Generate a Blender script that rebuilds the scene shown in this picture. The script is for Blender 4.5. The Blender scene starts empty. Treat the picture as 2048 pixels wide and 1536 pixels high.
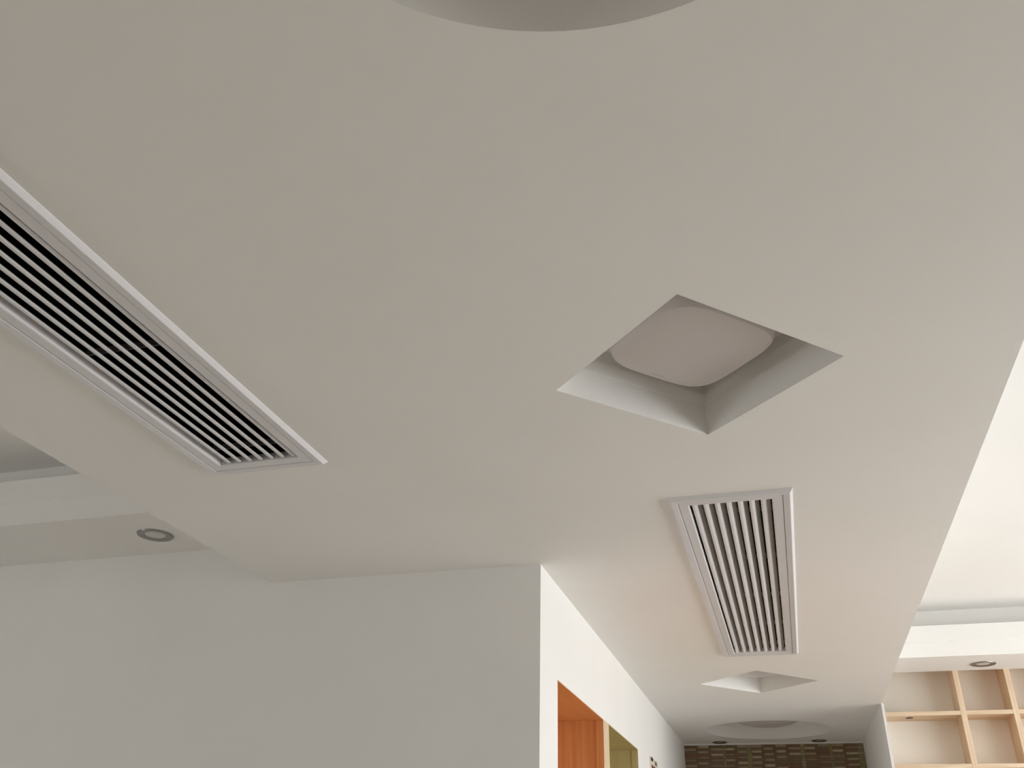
import bpy, bmesh, math, random
from mathutils import Vector, Matrix

# ------------------------------------------------------------------ camera, sky, exposure
H = 1.43                                   # camera height above the floor; geometry below is given relative to it
YAW, PITCH, ROLL, FPX = -0.29424623, 0.51349184, 0.02537709, 1771.78
SKY_STRENGTH = 8.2
SKY_COLOR = (0.935, 0.98, 1.03)
GROUND_COLOR = (0.89, 0.91, 0.91)
EXPOSURE = 0.04

scn = bpy.context.scene
C = scn.collection

fwd = Vector((math.sin(YAW) * math.cos(PITCH), math.cos(YAW) * math.cos(PITCH), math.sin(PITCH)))
rgt = Vector((math.cos(YAW), -math.sin(YAW), 0.0))
upv = rgt.cross(fwd)
r2 = math.cos(ROLL) * rgt + math.sin(ROLL) * upv
u2 = -math.sin(ROLL) * rgt + math.cos(ROLL) * upv
cam_d = bpy.data.cameras.new('camera')
cam = bpy.data.objects.new('camera', cam_d)
C.objects.link(cam)
cam_d.sensor_fit = 'HORIZONTAL'
cam_d.sensor_width = 36.0
cam_d.lens = FPX / 2048.0 * 36.0
cam_d.clip_start = 0.02
mw = Matrix((r2, u2, -fwd)).transposed().to_4x4()
mw.translation = Vector((0, 0, H))
cam.matrix_world = mw
scn.camera = cam

world = bpy.data.worlds.new('sky')
scn.world = world
world.use_nodes = True
bg = world.node_tree.nodes['Background']
bg.inputs['Strength'].default_value = SKY_STRENGTH
_wt = world.node_tree                      # overcast sky above the horizon, sunlit paved ground below it
_tc = _wt.nodes.new('ShaderNodeTexCoord')
_sx = _wt.nodes.new('ShaderNodeSeparateXYZ')
_mr = _wt.nodes.new('ShaderNodeMapRange')
_mr.inputs['From Min'].default_value = -0.03
_mr.inputs['From Max'].default_value = 0.03
_mc = _wt.nodes.new('ShaderNodeMix')
_mc.data_type = 'RGBA'
_mc.inputs['A'].default_value = (*GROUND_COLOR, 1)
_mc.inputs['B'].default_value = (*SKY_COLOR, 1)
_wt.links.new(_tc.outputs['Generated'], _sx.inputs['Vector'])
_wt.links.new(_sx.outputs['Z'], _mr.inputs['Value'])
_wt.links.new(_mr.outputs['Result'], _mc.inputs['Factor'])
_wt.links.new(_mc.outputs['Result'], bg.inputs['Color'])

scn.view_settings.view_transform = 'Standard'
scn.view_settings.look = 'None'
scn.view_settings.gamma = 1.0
scn.view_settings.use_curve_mapping = False
scn.view_settings.exposure = EXPOSURE
scn.cycles.max_bounces = 16
scn.cycles.diffuse_bounces = 10

# window openings: (axis, plane, lo, hi, z0, z1); a portal light in each guides the daylight
X_RIGHT, Y_REAR, X_LEFT = 3.00, -4.2, -5.6
WIN_RIGHT = (1.15, 5.9, -0.30, 1.0)
WIN_LEFT_ADDED = (-1.4, 0.3, -0.55, 0.75)  # unseen window, added to brighten the left room


def portal(loc, rot, sx, sy):
    d = bpy.data.lights.new('window_daylight', 'AREA')
    d.shape = 'RECTANGLE'
    d.size, d.size_y = sx, sy
    d.cycles.is_portal = True
    o = bpy.data.objects.new('window_daylight', d)
    C.objects.link(o)
    o.location = loc
    o.rotation_euler = rot


def zmid(w):
    return (w[2] + w[3]) / 2 + H


portal((X_RIGHT + 0.22, (WIN_RIGHT[0] + WIN_RIGHT[1]) / 2, zmid(WIN_RIGHT)), (0, math.radians(90), 0),
       WIN_RIGHT[3] - WIN_RIGHT[2], WIN_RIGHT[1] - WIN_RIGHT[0])
portal((X_LEFT - 0.22, (WIN_LEFT_ADDED[0] + WIN_LEFT_ADDED[1]) / 2, zmid(WIN_LEFT_ADDED)), (0, math.radians(-90), 0),
       WIN_LEFT_ADDED[3] - WIN_LEFT_ADDED[2], WIN_LEFT_ADDED[1] - WIN_LEFT_ADDED[0])


# ------------------------------------------------------------------ materials
def mat(name, color, rough=0.6, metal=0.0, noise=0.0, nscale=40.0, bump=0.0, bscale=300.0, spec=0.5, coat=0.0):
    m = bpy.data.materials.new(name)
    m.use_nodes = True
    nt = m.node_tree
    b = nt.nodes['Principled BSDF']
    b.inputs['Base Color'].default_value = (*color, 1)
    b.inputs['Roughness'].default_value = rough
    b.inputs['Metallic'].default_value = metal
    b.inputs['Specular IOR Level'].default_value = spec
    b.inputs['Coat Weight'].default_value = coat
    tc = nt.nodes.new('ShaderNodeTexCoord')
    if noise > 0:
        n = nt.nodes.new('ShaderNodeTexNoise')
        n.inputs['Scale'].default_value = nscale
        n.inputs['Detail'].default_value = 4
        nt.links.new(tc.outputs['Object'], n.inputs['Vector'])
        r = nt.nodes.new('ShaderNodeValToRGB')
        r.color_ramp.elements[0].position = 0.3
        r.color_ramp.elements[1].position = 0.7
        r.color_ramp.elements[0].color = (*[max(0, c * (1 - noise)) for c in color], 1)
        r.color_ramp.elements[1].color = (*[min(1, c * (1 + noise)) for c in color], 1)
        nt.links.new(n.outputs['Fac'], r.inputs['Fac'])
        nt.links.new(r.outputs['Color'], b.inputs['Base Color'])
    if bump > 0:
        n2 = nt.nodes.new('ShaderNodeTexNoise')
        n2.inputs['Scale'].default_value = bscale
        n2.inputs['Detail'].default_value = 3
        nt.links.new(tc.outputs['Object'], n2.inputs['Vector'])
        bp = nt.nodes.new('ShaderNodeBump')
        bp.inputs['Strength'].default_value = bump
        bp.inputs['Distance'].default_value = 0.002
        nt.links.new(n2.outputs['Fac'], bp.inputs['Height'])
        nt.links.new(bp.outputs['Normal'], b.inputs['Normal'])
    return m


def wood(name, c1, c2, scale=(6, 60, 60), rough=0.5, coat=0.0):
    """grain streaks that run along the axis whose scale is the smallest"""
    m = bpy.data.materials.new(name)
    m.use_nodes = True
    nt = m.node_tree
    b = nt.nodes['Principled BSDF']
    b.inputs['Roughness'].default_value = rough
    b.inputs['Coat Weight'].default_value = coat
    tc = nt.nodes.new('ShaderNodeTexCoord')
    mp = nt.nodes.new('ShaderNodeMapping')
    mp.inputs['Scale'].default_value = scale
    n = nt.nodes.new('ShaderNodeTexNoise')
    n.inputs['Scale'].default_value = 1.0
    n.inputs['Detail'].default_value = 6
    n.inputs['Distortion'].default_value = 0.6
    r = nt.nodes.new('ShaderNodeValToRGB')
    r.color_ramp.elements[0].position = 0.32
    r.color_ramp.elements[1].position = 0.68
    r.color_ramp.elements[0].color = (*c1, 1)
    r.color_ramp.elements[1].color = (*c2, 1)
    nt.links.new(tc.outputs['Object'], mp.inputs['Vector'])
    nt.links.new(mp.outputs['Vector'], n.inputs['Vector'])
    nt.links.new(n.outputs['Fac'], r.inputs['Fac'])
    nt.links.new(r.outputs['Color'], b.inputs['Base Color'])
    return m


PAINT = mat('white_wall_paint', (0.84, 0.832, 0.815), 0.85, noise=0.012, nscale=2.5, bump=0.06, bscale=180, spec=0.25)
PLASTIC = mat('white_grille_plastic', (0.74, 0.735, 0.76), 0.38, noise=0.01, nscale=8)
DUCT = mat('black_duct_lining', (0.006, 0.006, 0.006), 0.9, noise=0.2, nscale=20, spec=0.1)
SHADEFIN = mat('shaded_blade_fin', (0.36, 0.345, 0.33), 0.5, noise=0.08, nscale=30)  # upper part of the white blades, their shade put into the grey
GREYBAR = mat('dark_grille_crossbar', (0.30, 0.29, 0.29), 0.5, noise=0.05)
ACRYLIC = mat('frosted_acrylic', (0.62, 0.59, 0.585), 0.30, noise=0.01, nscale=5)
LAMPBASE = mat('white_lamp_metal', (0.7, 0.69, 0.67), 0.5, noise=0.02)
MARK = mat('grey_print', (0.33, 0.31, 0.29), 0.6, noise=0.03)
NICKEL = mat('satin_nickel', (0.33, 0.32, 0.31), 0.38, metal=0.85, noise=0.04, nscale=60)
DARKRING = mat('nickel_dark_reflection', (0.075, 0.072, 0.065), 0.5, metal=0.3, noise=0.05, nscale=60)  # nickel again, its dim grazing reflection put into the base colour
LENS = mat('frosted_lens', (0.62, 0.61, 0.60), 0.35, noise=0.02)
PINE_H = wood('pine_horizontal', (0.66, 0.49, 0.33), (0.80, 0.64, 0.47), (4, 60, 70), 0.55)
PINE_V = wood('pine_vertical', (0.66, 0.49, 0.33), (0.80, 0.64, 0.47), (70, 60, 4), 0.55)
KNOT = mat('pine_knot', (0.12, 0.06, 0.03), 0.6, noise=0.3, nscale=200)
CREAM = mat('cream_back_panel', (0.88, 0.85, 0.78), 0.7, noise=0.02, nscale=4)
ORANGE_V = wood('orange_veneer_upright', (0.60, 0.265, 0.095), (0.74, 0.36, 0.145), (45, 45, 2.2), 0.4, 0.15)
ORANGE_H = wood('orange_veneer_head', (0.66, 0.31, 0.115), (0.74, 0.36, 0.145), (45, 2.2, 45), 0.4, 0.15)
OLIVE = wood('olive_veneer', (0.46, 0.38, 0.18), (0.52, 0.435, 0.21), (20, 20, 2), 0.5)
MAPLE = wood('pale_maple_edge', (0.70, 0.54, 0.34), (0.78, 0.63, 0.43), (40, 40, 3), 0.5)
GROUT = mat('mosaic_grout', (0.10, 0.075, 0.05), 0.9, noise=0.1)
FLOOR = wood('beige_floor', (0.50, 0.45, 0.385), (0.57, 0.515, 0.44), (3, 30, 30), 0.4)
FRAME = mat('white_window_frame', (0.75, 0.75, 0.74), 0.4, noise=0.01)
STEEL = mat('steel_handle', (0.55, 0.54, 0.52), 0.3, metal=1.0, noise=0.02)
glass = bpy.data.materials.new('clear_glass')
glass.use_nodes = True
_nt = glass.node_tree
_nt.nodes.clear()
_o = _nt.nodes.new('ShaderNodeOutputMaterial')
_t = _nt.nodes.new('ShaderNodeBsdfTransparent')
_g = _nt.nodes.new('ShaderNodeBsdfGlossy')
_g.inputs['Roughness'].default_value = 0.02
_mx = _nt.nodes.new('ShaderNodeMixShader')
_mx.inputs['Fac'].default_value = 0.05
_nt.links.new(_t.outputs[0], _mx.inputs[1])
_nt.links.new(_g.outputs[0], _mx.inputs[2])
_nt.links.new(_mx.outputs[0], _o.inputs['Surface'])

TILE_DARK = [mat('tile_dark_brown', (0.145, 0.095, 0.046), 0.3, noise=0.15, nscale=30),
             mat('tile_umber', (0.17, 0.115, 0.062), 0.3, noise=0.15, nscale=30),
             mat('tile_red_brown', (0.175, 0.100, 0.048), 0.3, noise=0.15, nscale=30)]
TILE_PALE = [mat('tile_taupe', (0.32, 0.25, 0.165), 0.28, noise=0.12, nscale=30),
             mat('tile_sand', (0.40, 0.325, 0.215), 0.28, noise=0.12, nscale=30),
             mat('tile_mocha', (0.23, 0.16, 0.10), 0.28, noise=0.12, nscale=30)]
TILE_OLIVE = [mat('tile_olive', (0.25, 0.215, 0.08), 0.28, noise=0.15, nscale=30),
              mat('tile_moss', (0.20, 0.185, 0.085), 0.28, noise=0.15, nscale=30)]


# ------------------------------------------------------------------ helpers
def link(name, me, m, parent=None, loc=None):
    o = bpy.data.objects.new(name, me)
    C.objects.link(o)
    if m is not None and len(me.materials) == 0:
        me.materials.append(m)
    if parent is not None:
        o.parent = parent
    if loc is not None:
        o.location = loc
    return o


def mesh_from_bm(bm, name, smooth=False, angle=None):
    me = bpy.data.meshes.new(name)
    bmesh.ops.recalc_face_normals(bm, faces=bm.faces[:])
    bm.to_mesh(me)
    bm.free()
    if smooth:
        for p in me.polygons:
            p.use_smooth = True
        if angle:
            me.set_sharp_from_angle(angle=angle)
    return me


def box_into(bm, x0, x1, y0, y1, z0, z1):
    vs = [bm.verts.new(p) for p in ((x0, y0, z0), (x1, y0, z0), (x1, y1, z0), (x0, y1, z0),
                                    (x0, y0, z1), (x1, y0, z1), (x1, y1, z1), (x0, y1, z1))]
    for f in ((0, 3, 2, 1), (4, 5, 6, 7), (0, 1, 5, 4), (1, 2, 6, 5), (2, 3, 7, 6), (3, 0, 4, 7)):
        bm.faces.new([vs[i] for i in f])


def box_mesh(name, x0, x1, y0, y1, z0, z1, bev=0.0):
    bm = bmesh.new()
    box_into(bm, x0, x1, y0, y1, z0, z1)
    if bev > 0:
        bmesh.ops.bevel(bm, geom=bm.edges[:], offset=bev, segments=2, affect='EDGES', profile=0.5)
    return mesh_from_bm(bm, name)


def prism_into(bm, poly, z0, z1):
    lo = [bm.verts.new((x, y, z0)) for x, y in poly]
    hi = [bm.verts.new((x, y, z1)) for x, y in poly]
    n = len(poly)
    bm.faces.new(lo[::-1])
    bm.faces.new(hi)
    for i in range(n):
        bm.faces.new((lo[i], lo[(i + 1) % n], hi[(i + 1) % n], hi[i]))


def prism_mesh(name, poly, z0, z1):
    bm = bmesh.new()
    prism_into(bm, poly, z0, z1)
    return mesh_from_bm(bm, name)


def extrude_profile(name, prof, axis, a0, a1, smooth=False):
    """prof: closed (u, z) loop; extruded along axis ('x' uses u=y, 'y' uses u=x)"""
    bm = bmesh.new()
    P = (lambda u, z, a: (a, u, z)) if axis == 'x' else (lambda u, z, a: (u, a, z))
    A = [bm.verts.new(P(u, z, a0)) for u, z in prof]
    B = [bm.verts.new(P(u, z, a1)) for u, z in prof]
    n = len(prof)
    for i in range(n):
        bm.faces.new((A[i], A[(i + 1) % n], B[(i + 1) % n], B[i]))
    bm.faces.new(A)
    bm.faces.new(B[::-1])
    return mesh_from_bm(bm, name, smooth, math.radians(35) if smooth else None)


def lathe_mesh(name, prof, seg=48, smooth=True):
    bm = bmesh.new()
    rings = []
    for r, z in prof:
        if r < 1e-6:
            rings.append([bm.verts.new((0, 0, z))])
        else:
            rings.append([bm.verts.new((r * math.cos(2 * math.pi * i / seg), r * math.sin(2 * math.pi * i / seg), z))
                          for i in range(seg)])
    for a, b in zip(rings, rings[1:]):
        for i in range(seg):
            j = (i + 1) % seg
            if len(a) == 1 and len(b) == 1:
                continue
            if len(a) == 1:
                bm.faces.new((a[0], b[j], b[i]))
            elif len(b) == 1:
                bm.faces.new((a[i], a[j], b[0]))
            else:
                bm.faces.new((a[i], a[j], b[j], b[i]))
    return mesh_from_bm(bm, name, smooth, math.radians(40))


def struct(name, me, m, label=None, category=None):
    """a piece of the setting; the mesh is in camera-relative heights, so it is lifted by H"""
    o = link(name, me, m, None, (0, 0, H))
    o['kind'] = 'structure'
    if label:
        o['label'] = label
    if category:
        o['category'] = category
    return o


def thing(name, label, category, loc, group=None, rz=0.0):
    o = bpy.data.objects.new(name, None)
    o.empty_display_size = 0.1
    C.objects.link(o)
    o.location = (loc[0], loc[1], loc[2] + H)
    o.rotation_euler = (0, 0, rz)
    o['label'] = label
    o['category'] = category
    if group:
        o['group'] = group
    return o


def copy_tree(src, label, loc, rz=None):
    r = src.copy()
    C.objects.link(r)
    r.location = (loc[0], loc[1], loc[2] + H)
    if rz is not None:
        r.rotation_euler = (0, 0, rz)
    r['label'] = label
    for ch in list(src.children):
        c = ch.copy()
        C.objects.link(c)
        c.parent = r
        for g in list(ch.children):
            d = g.copy()
            C.objects.link(d)
            d.parent = c
    return r


# ------------------------------------------------------------------ the setting
ROOF = 1.62
FL = -H
SOF_L, SOF_R = -1.865, 0.5625            # side edges of the lowered ceiling
Y_WALL = 2.985                           # wall facing the camera on the left
Y_BOOK = 6.02                            # front plane of the bookcase
Y_BACK = 7.63                            # tiled end wall of the corridor
TRAY_L, TRAY_R = 1.475, 1.478            # upper ceilings of the two side rooms
RING_L, RING_R = 1.157, 1.178            # lower rings of the two side rooms
D_REC = 0.160                            # depth of the lamp recesses


def corr_x(y):                           # the corridor leans a touch to the left
    return -0.78 - 0.025 * (y - Y_WALL) / (Y_BACK - Y_WALL)


def corr_xr(y):
    return 0.5625 - 0.025 * (y - Y_BOOK) / (Y_BACK - Y_BOOK)


struct('floor', box_mesh('floor', X_LEFT - 0.3, X_RIGHT + 0.3, Y_REAR - 0.3, 8.2, FL - 0.1, FL), FLOOR,
       'beige plank floor of the room', 'floor')
struct('ceiling', box_mesh('roof_slab', X_LEFT - 0.3, X_RIGHT + 0.3, Y_REAR - 0.3, 8.2, ROOF, ROOF + 0.1), PAINT,
       'concrete slab above the plaster ceilings', 'ceiling')

# --- lowered main ceiling with its openings
GRILLE_HX, GRILLE_HY = 0.1785, 1.045     # outer half size of a grille
CORE_HX, CORE_HY = 0.1195, 0.985
G_SMALL = (-0.0835, 3.509)
G_BIG = (-1.3055, 0.948)
DIAMONDS = [(-0.106, 1.751), (-0.124, 5.252)]
DIA_R = 0.317
CIRCLES = [(-0.0945, 0.364, 0.430), (-0.135, 7.0, 0.435)]

outer = [(SOF_L, Y_REAR), (SOF_R, Y_REAR), (SOF_R, Y_BOOK), (SOF_R + 0.010, Y_BOOK + 0.002),
         (corr_xr(Y_BACK) + 0.05, Y_BACK + 0.02),
         (corr_x(Y_BACK) - 0.02, Y_BACK + 0.02), (corr_x(Y_WALL) - 0.02, Y_WALL + 0.02), (SOF_L, Y_WALL + 0.02)]
holes = []
for gx, gy in (G_SMALL, G_BIG):
    a, b = CORE_HX + 0.012, CORE_HY + 0.012
    holes.append([(gx - a, gy - b), (gx + a, gy - b), (gx + a, gy + b), (gx - a, gy + b)])
for dx, dy in DIAMONDS:
    holes.append([(dx, dy - DIA_R), (dx + DIA_R, dy), (dx, dy + DIA_R), (dx - DIA_R, dy)])
for cx, cy, r in CIRCLES:
    holes.append([(cx + r * math.cos(2 * math.pi * i / 96), cy + r * math.sin(2 * math.pi * i / 96)) for i in range(96)])
bm = bmesh.new()
edges = []
for loop in [outer] + holes:
    vs = [bm.verts.new((x, y, 1.0)) for x, y in loop]
    edges += [bm.edges.new((vs[i], vs[(i + 1) % len(vs)])) for i in range(len(vs))]
bmesh.ops.triangle_fill(bm, use_beauty=True, use_dissolve=False, edges=edges)
me = bpy.data.meshes.new('main_soffit')
for f in bm.faces:
    if f.normal.z > 0:
        f.normal_flip()
# the vertical side faces of the lowered ceiling
for xs in (SOF_L, SOF_R):
    y1 = Y_WALL + 0.02 if xs < 0 else Y_BOOK
    v = [bm.verts.new(p) for p in ((xs, Y_REAR, 1.0), (xs, y1, 1.0), (xs, y1, ROOF), (xs, Y_REAR, ROOF))]
    bm.faces.new(v if xs < 0 else v[::-1])
bm.to_mesh(me)
bm.free()
main_ceiling = struct('ceiling', me, PAINT, 'lowered white plaster ceiling with grilles and lamp recesses', 'ceiling')


def recess(loop, center):
    """plaster well: straight lower band, fine shadow groove, upper band, lid"""
    bm = bmesh.new()
    n = len(loop)
    cx, cy = center

    def ring(s, z):
        return [bm.verts.new((cx + (x - cx) * s, cy + (y - cy) * s, z)) for x, y in loop]
    R = [ring(1.0, 1.0), ring(1.0, 1.077), ring(1.006, 1.0775), ring(1.006, 1.0805), ring(0.997, 1.081),
         ring(0.997, 1.115), ring(1.08, 1.116), ring(1.08, 1.0 + D_REC)]
    for a, b in zip(R, R[1:]):
        for i in range(n):
            bm.faces.new((a[i], b[i], b[(i + 1) % n], a[(i + 1) % n]))
    bm.faces.new(R[-1])
    me = mesh_from_bm(bm, 'recess')
    for p in me.polygons:
        p.use_smooth = n > 8
    if n > 8:
        me.set_sharp_from_angle(angle=math.radians(30))
    return me


for (dx, dy), h in zip(DIAMONDS, holes[2:4]):
    link('lamp_recess', recess(h, (dx, dy)), PAINT, main_ceiling)
for (cx, cy, r), h in zip(CIRCLES, holes[4:6]):
    link('lamp_recess', recess(h, (cx, cy)), PAINT, main_ceiling)


# --- upper ceilings and the stepped cove rings of the side rooms
def tray(side, x0, x1, y_in, y_end, zr, zmid_, zlip, zc, name_n):
    back = y_in + 0.17
    struct('ceiling', box_mesh('tray', x0, x1, Y_REAR, back + 0.02, zc, ROOF), PAINT,
           'raised white ceiling of the %s room' % side, 'ceiling')
    # lower ring with fascia, small forward step, lip and light trough behind it
    prof = [(y_in + 0.012, zr), (y_end, zr), (y_end, ROOF), (back, ROOF), (back, zlip - 0.08), (y_in + 0.045, zlip - 0.08),
            (y_in + 0.045, zlip), (y_in, zlip), (y_in, zmid_), (y_in + 0.012, zmid_ - 0.010)]
    struct('trim_%d' % name_n, extrude_profile('cove_ring', prof, 'x', x0, x1), PAINT,
           'stepped white cove ring along the %s room wall' % side, 'cove')


tray('left', X_LEFT, SOF_L, 2.553, Y_WALL + 0.02, RING_L, 1.252, 1.342, TRAY_L, 1)
tray('right', SOF_R, X_RIGHT, 5.60, Y_BOOK, RING_R, 1.265, 1.351, TRAY_R, 2)

# --- walls
T = 0.30
struct('wall_left', prism_mesh('wall_left', [(X_LEFT, Y_WALL), (corr_x(Y_WALL), Y_WALL), (corr_x(3.21), 3.21),
                                             (corr_x(3.21) - T, 3.21), (X_LEFT, 3.21)], FL, ROOF), PAINT,
       'plain white wall facing the camera at the left', 'wall')
D1, D2, HEAD = (3.244, 4.141), (4.249, 5.137), 0.650


def corr_piece(bm, y0, y1, z0, z1):
    prism_into(bm, [(corr_x(y0), y0), (corr_x(y1), y1), (corr_x(y1) - T, y1), (corr_x(y0) - T, y0)], z0, z1)


bm = bmesh.new()
corr_piece(bm, 3.21, D1[0], FL, HEAD)
corr_piece(bm, D1[1], D2[0], FL, HEAD)
corr_piece(bm, D2[1], Y_BACK + 0.02, FL, HEAD)
corr_piece(bm, 3.21, Y_BACK + 0.02, HEAD, 1.0)
corr_piece(bm, 3.21, Y_BACK + 0.02, 1.0, ROOF)
struct('wall_corridor_left', mesh_from_bm(bm, 'wall_corridor_left'), PAINT, 'bright white corridor wall with two door openings', 'wall')
SIDE_T = 0.015
struct('wall_corridor_right',
       prism_mesh('wall_corridor_right', [(SOF_R, Y_BOOK), (SOF_R + SIDE_T, Y_BOOK), (SOF_R + SIDE_T, 6.27), (0.72, 6.27),
                                          (0.72, Y_BACK + 0.1), (corr_xr(Y_BACK), Y_BACK + 0.1)], FL, 1.0), PAINT,
       'shaded white wall at the end of the corridor right side', 'wall')
struct('wall_bookcase', box_mesh('wall_bookcase', SOF_R, X_RIGHT, 6.25, 6.5, FL, ROOF), PAINT,
       'white wall behind the pine bookcase', 'wall')
back_wall = struct('wall_back', box_mesh('wall_back', corr_x(Y_BACK) - 0.2, 0.9, Y_BACK + 0.006, Y_BACK + 0.2, FL, ROOF), PAINT,
                   'corridor end wall clad in brown stick mosaic', 'wall')


def wall_with_windows(name, axis, plane, lo, hi, wins, label):
    bm = bmesh.new()
    th = 0.2

    def b(l, h, z0, z1):
        if h - l < 1e-4 or z1 - z0 < 1e-4:
            return
        if axis == 'x':
            box_into(bm, plane, plane + th, l, h, z0, z1)
        else:
            box_into(bm, l, h, plane - th, plane, z0, z1)
    cur = lo
    for w in sorted(wins):
        b(cur, w[0], FL, ROOF)
        b(w[0], w[1], FL, w[2])
        b(w[0], w[1], w[3], ROOF)
        cur = w[1]
    b(cur, hi, FL, ROOF)
    struct(name, mesh_from_bm(bm, name), PAINT, label, 'wall')


WN = [0]


def window(axis, plane, w, panes, label):
    WN[0] += 1
    bm = bmesh.new()
    t = 0.05

    def b(l, h, z0, z1, d0=0.06, d1=0.12):
        if axis == 'x':
            box_into(bm, plane + d0, plane + d1, l, h, z0, z1)
        else:
            box_into(bm, l, h, plane - d1, plane - d0, z0, z1)
    b(w[0], w[1], w[2], w[2] + t)
    b(w[0], w[1], w[3] - t, w[3])
    for i in range(panes + 1):
        c = w[0] + (w[1] - w[0]) * i / panes
        c = min(max(c, w[0] + t / 2), w[1] - t / 2)
        b(c - t / 2, c + t / 2, w[2] + t, w[3] - t)
    o = struct('window_%d' % WN[0], mesh_from_bm(bm, 'window_frame'), FRAME, label, 'window')
    for i in range(panes):
        l = w[0] + (w[1] - w[0]) * i / panes + t / 2
        h = w[0] + (w[1] - w[0]) * (i + 1) / panes - t / 2
        bm2 = bmesh.new()
        bm, keep = bm2, bm
        if axis == 'x':
            box_into(bm2, plane + 0.088, plane + 0.092, l, h, w[2] + t, w[3] - t)
        else:
            box_into(bm2, l, h, plane - 0.092, plane - 0.088, w[2] + t, w[3] - t)
        link('pane', mesh_from_bm(bm2, 'pane'), glass, o)


wall_with_windows('wall_right', 'x', X_RIGHT, Y_REAR - 0.2, 6.5, [WIN_RIGHT], 'white window wall of the right room')
struct('wall_rear', box_mesh('wall_rear', X_LEFT - 0.2, X_RIGHT, Y_REAR - 0.2, Y_REAR, FL, ROOF), PAINT,
       'white wall behind the camera', 'wall')
wall_with_windows('wall_far_left', 'x', X_LEFT - 0.2, Y_REAR - 0.2, 3.21, [WIN_LEFT_ADDED], 'white side wall of the left room')
window('x', X_RIGHT, WIN_RIGHT, 5, 'wide five-pane window of the right room')
window('x', X_LEFT - 0.2, WIN_LEFT_ADDED, 2, 'small two-pane window added to light the left room')


# --- doors in the corridor wall
def door(n, y0, y1, side_m, head_m, leaf_m, label, gap):
    x0, x1 = corr_x(y0), corr_x(y1)
    lt = 0.003
    depth = 0.295
    root = bpy.data.objects.new('door_%d' % n, None)
    C.objects.link(root)
    root.location = (0, 0, H)
    root['kind'] = 'structure'
    root['label'] = label
    root['category'] = 'door'

    def jamb(ya, yb, xa):
        j = link('jamb', box_mesh('jamb', xa - depth, xa - 0.001, ya, yb, FL, HEAD - (0.0 if not gap else 0.004)), side_m, root)
        return j
    jamb(y0, y0 + lt, x0)
    jamb(y1 - lt, y1, x1)
    # thin head board above the two jambs
    link('head_board', prism_mesh('head_board', [(x0 - 0.001, y0 + lt), (x1 - 0.001, y1 - lt), (x1 - depth, y1 - lt),
                                                 (x0 - depth, y0 + lt)], HEAD - lt, HEAD), head_m, root)
    # narrow raised edging at the corridor side of the far jamb
    link('edge_strip', box_mesh('edge_strip', x1 - 0.036, x1 - 0.0015, y1 - lt - 0.003, y1 - lt + 0.001, FL, HEAD - lt - 0.001),
         side_m, root)
    lf = link('door_leaf', box_mesh('door_leaf', x0 - depth, x0 - depth + 0.04, y0 + lt + 0.003, y1 - lt - 0.003, FL + 0.005,
                                    HEAD - lt - 0.003), leaf_m, root)
    bm = bmesh.new()
    hx = x0 - depth + 0.04
    box_into(bm, hx, hx + 0.045, y0 + 0.09, y0 + 0.11, FL + 1.0, FL + 1.02)
    box_into(bm, hx + 0.03, hx + 0.045, y0 + 0.09, y0 + 0.21, FL + 1.0, FL + 1.02)
    link('handle', mesh_from_bm(bm, 'handle'), STEEL, lf)
    return root


door(1, D1[0], D1[1], ORANGE_V, ORANGE_H, ORANGE_V, 'orange wood door lining nearest the wall corner', False)
door(2, D2[0], D2[1], OLIVE, OLIVE, OLIVE, 'olive brown door lining farther down the corridor', True)
ym0, ym1 = 4.152, D2[0]
struct('trim_3', prism_mesh('pier_strip', [(corr_x(ym0) - 0.01, ym0), (corr_x(ym0) + 0.003, ym0), (corr_x(ym1) + 0.003, ym1),
                                          (corr_x(ym1) - 0.01, ym1)], FL, HEAD - 0.002), MAPLE,
       'pale maple strip between the two doors', 'trim')

# --- mosaic on the end wall: each stick tile an object of its own
random.seed(7)
cols = [(-.8065, -.706, 0), (-.706, -.610, 0), (-.610, -.505, 0), (-.505, -.488, 1), (-.488, -.409, 0), (-.409, -.324, 0),
        (-.324, -.287, 1), (-.287, -.205, 0), (-.205, -.115, 0), (-.115, -.018, 0), (-.018, .076, 0), (.076, .107, 1),
        (.107, .200, 0), (.200, .288, 0), (.288, .310, 1), (.310, .401, 0), (.401, .492, 0), (.492, .5365, 1)]
PITCH_T, TOP_T = 0.0200, 0.9865
ROWS_OBJ = 12
link('mosaic_bed', box_mesh('mosaic_bed', -.8065, .5365, Y_BACK + 0.003, Y_BACK + 0.0065, FL, TOP_T), GROUT, back_wall)
tile_cache = {}


def tile_mesh(m, wq, proud):
    key = (m.name, wq, proud)
    if key not in tile_cache:
        w = wq / 1000.0
        bm = bmesh.new()
        box_into(bm, -w / 2, w / 2, -0.003 - proud / 1000.0, 0.0035, -PITCH_T / 2 + 0.0007, PITCH_T / 2 - 0.0007)
        top = [e for e in bm.edges if all(v.co.y < -0.002 for v in e.verts)]
        bmesh.ops.bevel(bm, geom=top, offset=0.0012, segments=1, affect='EDGES')
        me = mesh_from_bm(bm, 'tile')
        me.materials.append(m)
        tile_cache[key] = me
    return tile_cache[key]


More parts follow.
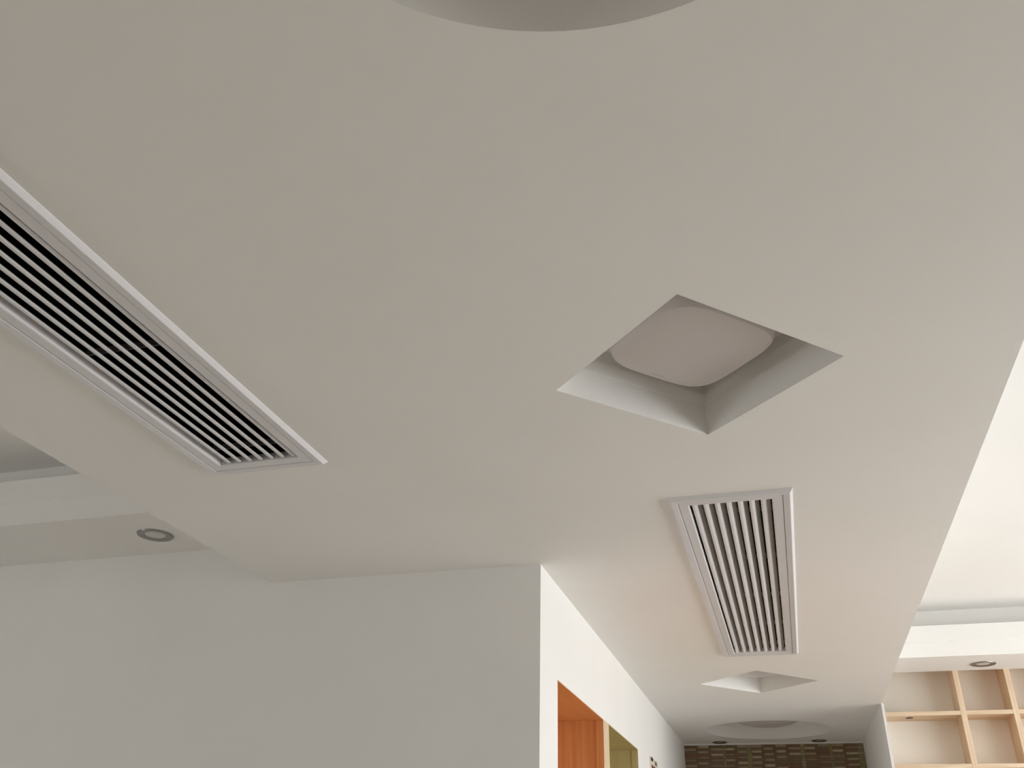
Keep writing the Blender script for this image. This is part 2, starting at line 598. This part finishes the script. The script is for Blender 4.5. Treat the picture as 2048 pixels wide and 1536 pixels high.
def tile_layout(k):
    """the tiles of row k: (x0, x1, material)"""
    out = []
    edges = [c[0] for c in cols] + [cols[-1][1]]
    ed = edges[:]
    for i in range(1, len(ed) - 1):
        if cols[i][2] == 0 and cols[i - 1][2] == 0:
            ed[i] += 0.013 * (1 if (i + k) % 2 else -1) * random.uniform(0.3, 1.2)
    for i, c in enumerate(cols):
        if c[2] == 1:
            m = random.choice(TILE_OLIVE + TILE_OLIVE + TILE_PALE[:1])
        elif (k + i) % 2 == 0:
            m = random.choice(TILE_DARK)
        else:
            m = random.choice(TILE_PALE if random.random() < 0.8 else TILE_DARK)
        out.append((ed[i], ed[i + 1], m))
    return out


for k in range(ROWS_OBJ):
    zc = TOP_T - PITCH_T * (k + 0.5)
    for x0, x1, m in tile_layout(k):
        wq = int(round((x1 - x0 - 0.0012) * 1000))
        o = bpy.data.objects.new('tile', tile_mesh(m, wq, random.choice((0, 1, 2))))
        C.objects.link(o)
        o.parent = back_wall
        o.location = ((x0 + x1) / 2, Y_BACK + 0.003, zc)
# rows further down, below the picture, joined
bm = bmesh.new()
rest_m = TILE_DARK + TILE_PALE + TILE_OLIVE
mi = {m.name: i for i, m in enumerate(rest_m)}
k = ROWS_OBJ
while TOP_T - PITCH_T * (k + 1) > FL:
    zc = TOP_T - PITCH_T * (k + 0.5)
    for x0, x1, m in tile_layout(k):
        n0 = len(bm.faces)
        box_into(bm, x0 + 0.0006, x1 - 0.0006, Y_BACK - 0.001, Y_BACK + 0.005, zc - PITCH_T / 2 + 0.0007, zc + PITCH_T / 2 - 0.0007)
        bm.faces.ensure_lookup_table()
        for f in bm.faces[n0:]:
            f.material_index = mi[m.name]
    k += 1
me = mesh_from_bm(bm, 'lower_tiles')
for m in rest_m:
    me.materials.append(m)
o = link('lower_tiles', me, None, back_wall)
o['kind'] = 'stuff'


# ------------------------------------------------------------------ air grilles
def frame_loops(name, hx, hy, prof):
    """mitred rectangular frame; prof: (inset from the outer edge, z)"""
    bm = bmesh.new()
    R = []
    for d, z in prof:
        a, b = hx - d, hy - d
        R.append([bm.verts.new(p) for p in ((-a, -b, z), (a, -b, z), (a, b, z), (-a, b, z))])
    n = len(R)
    for q in range(n):
        a, b = R[q], R[(q + 1) % n]
        for i in range(4):
            bm.faces.new((a[i], a[(i + 1) % 4], b[(i + 1) % 4], b[i]))
    return mesh_from_bm(bm, name)


FRAME_ME = frame_loops('outer_frame', GRILLE_HX, GRILLE_HY,
                       [(0, 0.0), (0.0005, -0.0015), (0.008, -0.0105), (0.010, -0.011), (0.0265, -0.0095), (0.0275, -0.0085),
                        (0.0275, 0.012), (0.0262, 0.012), (0.0262, 0.0005)])
CORE_ME = frame_loops('core_frame', GRILLE_HX - 0.0290, GRILLE_HY - 0.0290,
                      [(0, -0.007), (0.0012, -0.0085), (0.026, -0.0080), (0.0295, -0.0062), (0.0300, -0.005), (0.0300, 0.015),
                       (0.0285, 0.015), (0.0285, -0.004), (0.0012, -0.004)])
PITCH_B = 0.0333
BL = 2 * CORE_HY - 0.004
_ct, _st = math.cos(math.radians(20)), math.sin(math.radians(20))
_el = [(0.0087 * math.cos(a), 0.0040 * math.sin(a)) for a in [2 * math.pi * k / 16 for k in range(16)]]
BEAD_ME = extrude_profile('blade', [(u * _ct - v * _st, u * _st + v * _ct) for u, v in _el], 'y', -BL / 2, BL / 2, True)
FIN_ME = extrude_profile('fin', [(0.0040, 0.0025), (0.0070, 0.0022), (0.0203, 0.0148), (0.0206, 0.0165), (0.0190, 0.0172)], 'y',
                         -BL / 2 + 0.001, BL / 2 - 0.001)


def plenum_mesh():
    bm = bmesh.new()
    a, b, z0, z1 = CORE_HX + 0.011, CORE_HY + 0.011, 0.010, 0.30
    lo = [bm.verts.new(p) for p in ((-a, -b, z0), (a, -b, z0), (a, b, z0), (-a, b, z0))]
    hi = [bm.verts.new(p) for p in ((-a, -b, z1), (a, -b, z1), (a, b, z1), (-a, b, z1))]
    for i in range(4):
        bm.faces.new((lo[i], lo[(i + 1) % 4], hi[(i + 1) % 4], hi[i]))
    bm.faces.new(hi)
    me = mesh_from_bm(bm, 'duct_box')
    return me


PLENUM_ME = plenum_mesh()


def grille(label, gx, gy, rz, bars):
    t = thing('air_grille', label, 'air grille', (gx, gy, 1.0), 'linear air grilles in the ceiling', rz)
    link('outer_frame', FRAME_ME, PLASTIC, t)
    core = link('core_frame', CORE_ME, PLASTIC, t)
    for i in range(7):
        bl = link('blade', BEAD_ME, PLASTIC, t, (-0.0045 + (i - 3) * PITCH_B, 0, 0.0008))
        link('fin', FIN_ME, SHADEFIN, bl)
    for y in bars:
        link('crossbar', box_mesh('crossbar', -CORE_HX, CORE_HX, y - 0.002, y + 0.002, 0.0190, 0.034), GREYBAR, t)
    link('duct_box', PLENUM_ME, DUCT, t)
    return t


grille('long white ceiling grille with blades open to black, cut by left picture edge', G_BIG[0], G_BIG[1], math.pi,
       (-0.940, -0.425, 0.05, 0.52, 0.93))
grille('white ceiling grille with seven half closed blades above the corridor', G_SMALL[0], G_SMALL[1], 0.0,
       (-0.836, -0.373, 0.11, 0.557, 0.93))


# ------------------------------------------------------------------ ceiling lamps
def pillow_mesh(a, levels, n=4.4, seg=72):
    bm = bmesh.new()
    rings = []
    for s, z in levels:
        if s == 0:
            rings.append([bm.verts.new((0, 0, z))])
            continue
        r = []
        for i in range(seg):
            th = 2 * math.pi * i / seg
            c, d = math.cos(th), math.sin(th)
            k = a * s / (abs(c) ** n + abs(d) ** n) ** (1 / n)
            r.append(bm.verts.new((k * c, k * d, z)))
        rings.append(r)
    for p, q in zip(rings, rings[1:]):
        for i in range(seg):
            j = (i + 1) % seg
            if len(q) == 1:
                bm.faces.new((p[i], p[j], q[0]))
            else:
                bm.faces.new((p[i], p[j], q[j], q[i]))
    return mesh_from_bm(bm, 'diffuser', True, math.radians(30))


def square_lamp(label, x, y):
    # local z = 0 is the recess lid
    t = thing('ceiling_lamp', label, 'ceiling lamp', (x, y, 1.0 + D_REC), 'square ceiling lamps in diamond recesses', math.radians(45))
    link('base_plate', box_mesh('base_plate', -0.132, 0.132, -0.132, 0.132, -0.030, 0.0, 0.004), LAMPBASE, t)
    d = link('diffuser', pillow_mesh(0.146, [(1.00, -0.026), (1.055, -0.030), (1.065, -0.045), (1.062, -0.062), (1.045, -0.081),
                                             (1.018, -0.0965), (0.988, -0.1022), (0.93, -0.1045), (0.7, -0.1085),
                                             (0.4, -0.1110), (0, -0.1120)]),
             ACRYLIC, t)
    # small unreadable maker's mark printed near the far left edge
    bm = bmesh.new()
    widths = [0.0038, 0.0030, 0.0016, 0.0026, 0.0016, 0.0034, 0.0030]
    u = -0.0165
    for w in widths:
        box_into(bm, u, u + w, 0.1225, 0.1275, -0.1058, -0.1040)
        u += w + 0.0022
    link('maker_mark', mesh_from_bm(bm, 'maker_mark'), MARK, d)
    return t


lamp1 = square_lamp('square pillow-shaped frosted ceiling lamp in the nearer diamond recess', DIAMONDS[0][0], DIAMONDS[0][1] - 0.010)
copy_tree(lamp1, 'square frosted ceiling lamp barely seen in the farther small diamond recess',
          (DIAMONDS[1][0], DIAMONDS[1][1] - 0.010, 1.0 + D_REC))

t = thing('ceiling_dome_lamp', 'round frosted dome lamp in the circular recess near the mosaic wall', 'ceiling lamp',
          (CIRCLES[1][0], CIRCLES[1][1], 1.0 + D_REC))
link('base_ring', lathe_mesh('base_ring', [(0.225, 0.0), (0.240, -0.001), (0.242, -0.060), (0.236, -0.066), (0.228, -0.066)]), LAMPBASE, t)
link('diffuser', lathe_mesh('dome', [(0.236, -0.062), (0.235, -0.072), (0.228, -0.086), (0.212, -0.100), (0.185, -0.1125),
                                     (0.140, -0.123), (0.08, -0.1295), (0.0, -0.132)], 64), ACRYLIC, t)


def downlight(label, x, y, z, r, ring_m=None):
    t = thing('downlight', label, 'downlight', (x, y, z), 'recessed downlights')
    link('trim_ring', lathe_mesh('trim_ring', [(r, 0.0), (r * 1.0, -0.002), (r * 0.96, -0.0055), (r * 0.88, -0.0065), (r * 0.62, -0.0035),
                                               (r * 0.56, -0.0015), (r * 0.55, -0.0005)], 48), ring_m or NICKEL, t)
    link('lens', lathe_mesh('lens', [(r * 0.56, -0.0012), (r * 0.4, -0.0022), (r * 0.2, -0.0030), (0, -0.0033)], 40), LENS, t)
    return t


downlight('grey metal downlight in the left room ceiling ring', -2.283, 2.780, RING_L, 0.069)
downlight('grey metal downlight in the ceiling ring above the bookcase', 1.140, 5.845, RING_R, 0.069)
downlight('left of two small downlights above the mosaic wall', -0.521, 7.565, 1.0, 0.055, DARKRING)
downlight('right of two small downlights above the mosaic wall', 0.2205, 7.555, 1.0, 0.055, DARKRING)

# ------------------------------------------------------------------ bookcase
bx0, bx1 = SOF_R + SIDE_T, 2.99
yb0, yb1 = Y_BOOK, 6.228
ztop = 1.262
bc = thing('bookcase', 'built-in pine grid bookcase with empty cells in the right room', 'bookcase', (0, 0, -H))
off = (0, 0, H)
link('back_panel', box_mesh('back_panel', bx0, bx1, yb1, 6.249, FL, ztop), CREAM, bc, off)
link('top_board', box_mesh('top_board', bx0, bx1, yb0 + 0.002, yb1, ztop - 0.02, ztop), PINE_H, bc, off)
ux = [1.009 + 0.281 * i for i in range(10)]
UT, ST = 0.030, 0.023
shelf_z = [0.938 - 0.290 * i for i in range(9)]
for x in ux:
    if x > bx1 - 0.05:
        continue
    link('upright', box_mesh('upright', x - UT / 2, x + UT / 2, yb0, yb1, FL, ztop - 0.02, 0.0012), PINE_V, bc, off)
link('upright', box_mesh('upright', bx1 - UT, bx1, yb0, yb1, FL, ztop - 0.02, 0.0012), PINE_V, bc, off)
bays = [bx0] + [x for x in ux if x <= bx1 - 0.05] + [bx1 - UT / 2]
first_shelf = None
for z in shelf_z:
    if z - ST < FL:
        continue
    for i, (a, b) in enumerate(zip(bays, bays[1:])):
        a2 = a + (UT / 2 if i else 0.0005)
        o = link('shelf_board', box_mesh('shelf_board', a2, b - UT / 2, yb0 + 0.001, yb1, z - ST / 2, z + ST / 2, 0.0012), PINE_H, bc, off)
        if first_shelf is None:
            first_shelf = o
# dark knot on the underside of the first board
bm = bmesh.new()
bmesh.ops.create_circle(bm, cap_ends=True, cap_tris=False, segments=16, radius=1.0)
for v in bm.verts:
    a = math.atan2(v.co.y, v.co.x)
    k = 1 + 0.12 * math.sin(3 * a + 0.5)
    v.co = Vector((0.716 + 0.021 * k * v.co.x, yb0 + 0.078 + 0.034 * k * v.co.y, 0.938 - ST / 2 - 0.0006))
ret = bmesh.ops.extrude_face_region(bm, geom=bm.faces[:])
for v in [g for g in ret['geom'] if isinstance(g, bmesh.types.BMVert)]:
    v.co.z += 0.0012
kn = link('knot', mesh_from_bm(bm, 'knot'), KNOT, first_shelf)
kn['label'] = 'dark round knot'

# ------------------------------------------------------------------ small picture on the corridor wall
pic = thing('wall_picture', 'small pale print with dark patches on the corridor wall', 'picture', (0, 0, 0))
PX = corr_x(5.55)
IVORY = mat('ivory_paper', (0.74, 0.66, 0.57), 0.7, noise=0.04)
PBLACK = mat('black_print', (0.02, 0.016, 0.01), 0.6, noise=0.1)
PBROWN = mat('grey_brown_print', (0.20, 0.165, 0.13), 0.6, noise=0.1)
PMAROON = mat('maroon_print', (0.20, 0.085, 0.065), 0.6, noise=0.25, nscale=30)
link('backing', box_mesh('backing', PX - 0.006, PX + 0.010, 5.563, 5.86, 0.30, 0.664), IVORY, pic)
for nm, y0, y1, z0, z1, m in (('black_patch', 5.565, 5.645, 0.643, 0.663, PBLACK), ('brown_patch', 5.715, 5.80, 0.634, 0.655, PBROWN),
                              ('maroon_patch', 5.575, 5.775, 0.36, 0.622, PMAROON)):
    link(nm, box_mesh(nm, PX + 0.010, PX + 0.0115, y0, y1, z0, z1), m, pic)

bpy.context.view_layer.update()
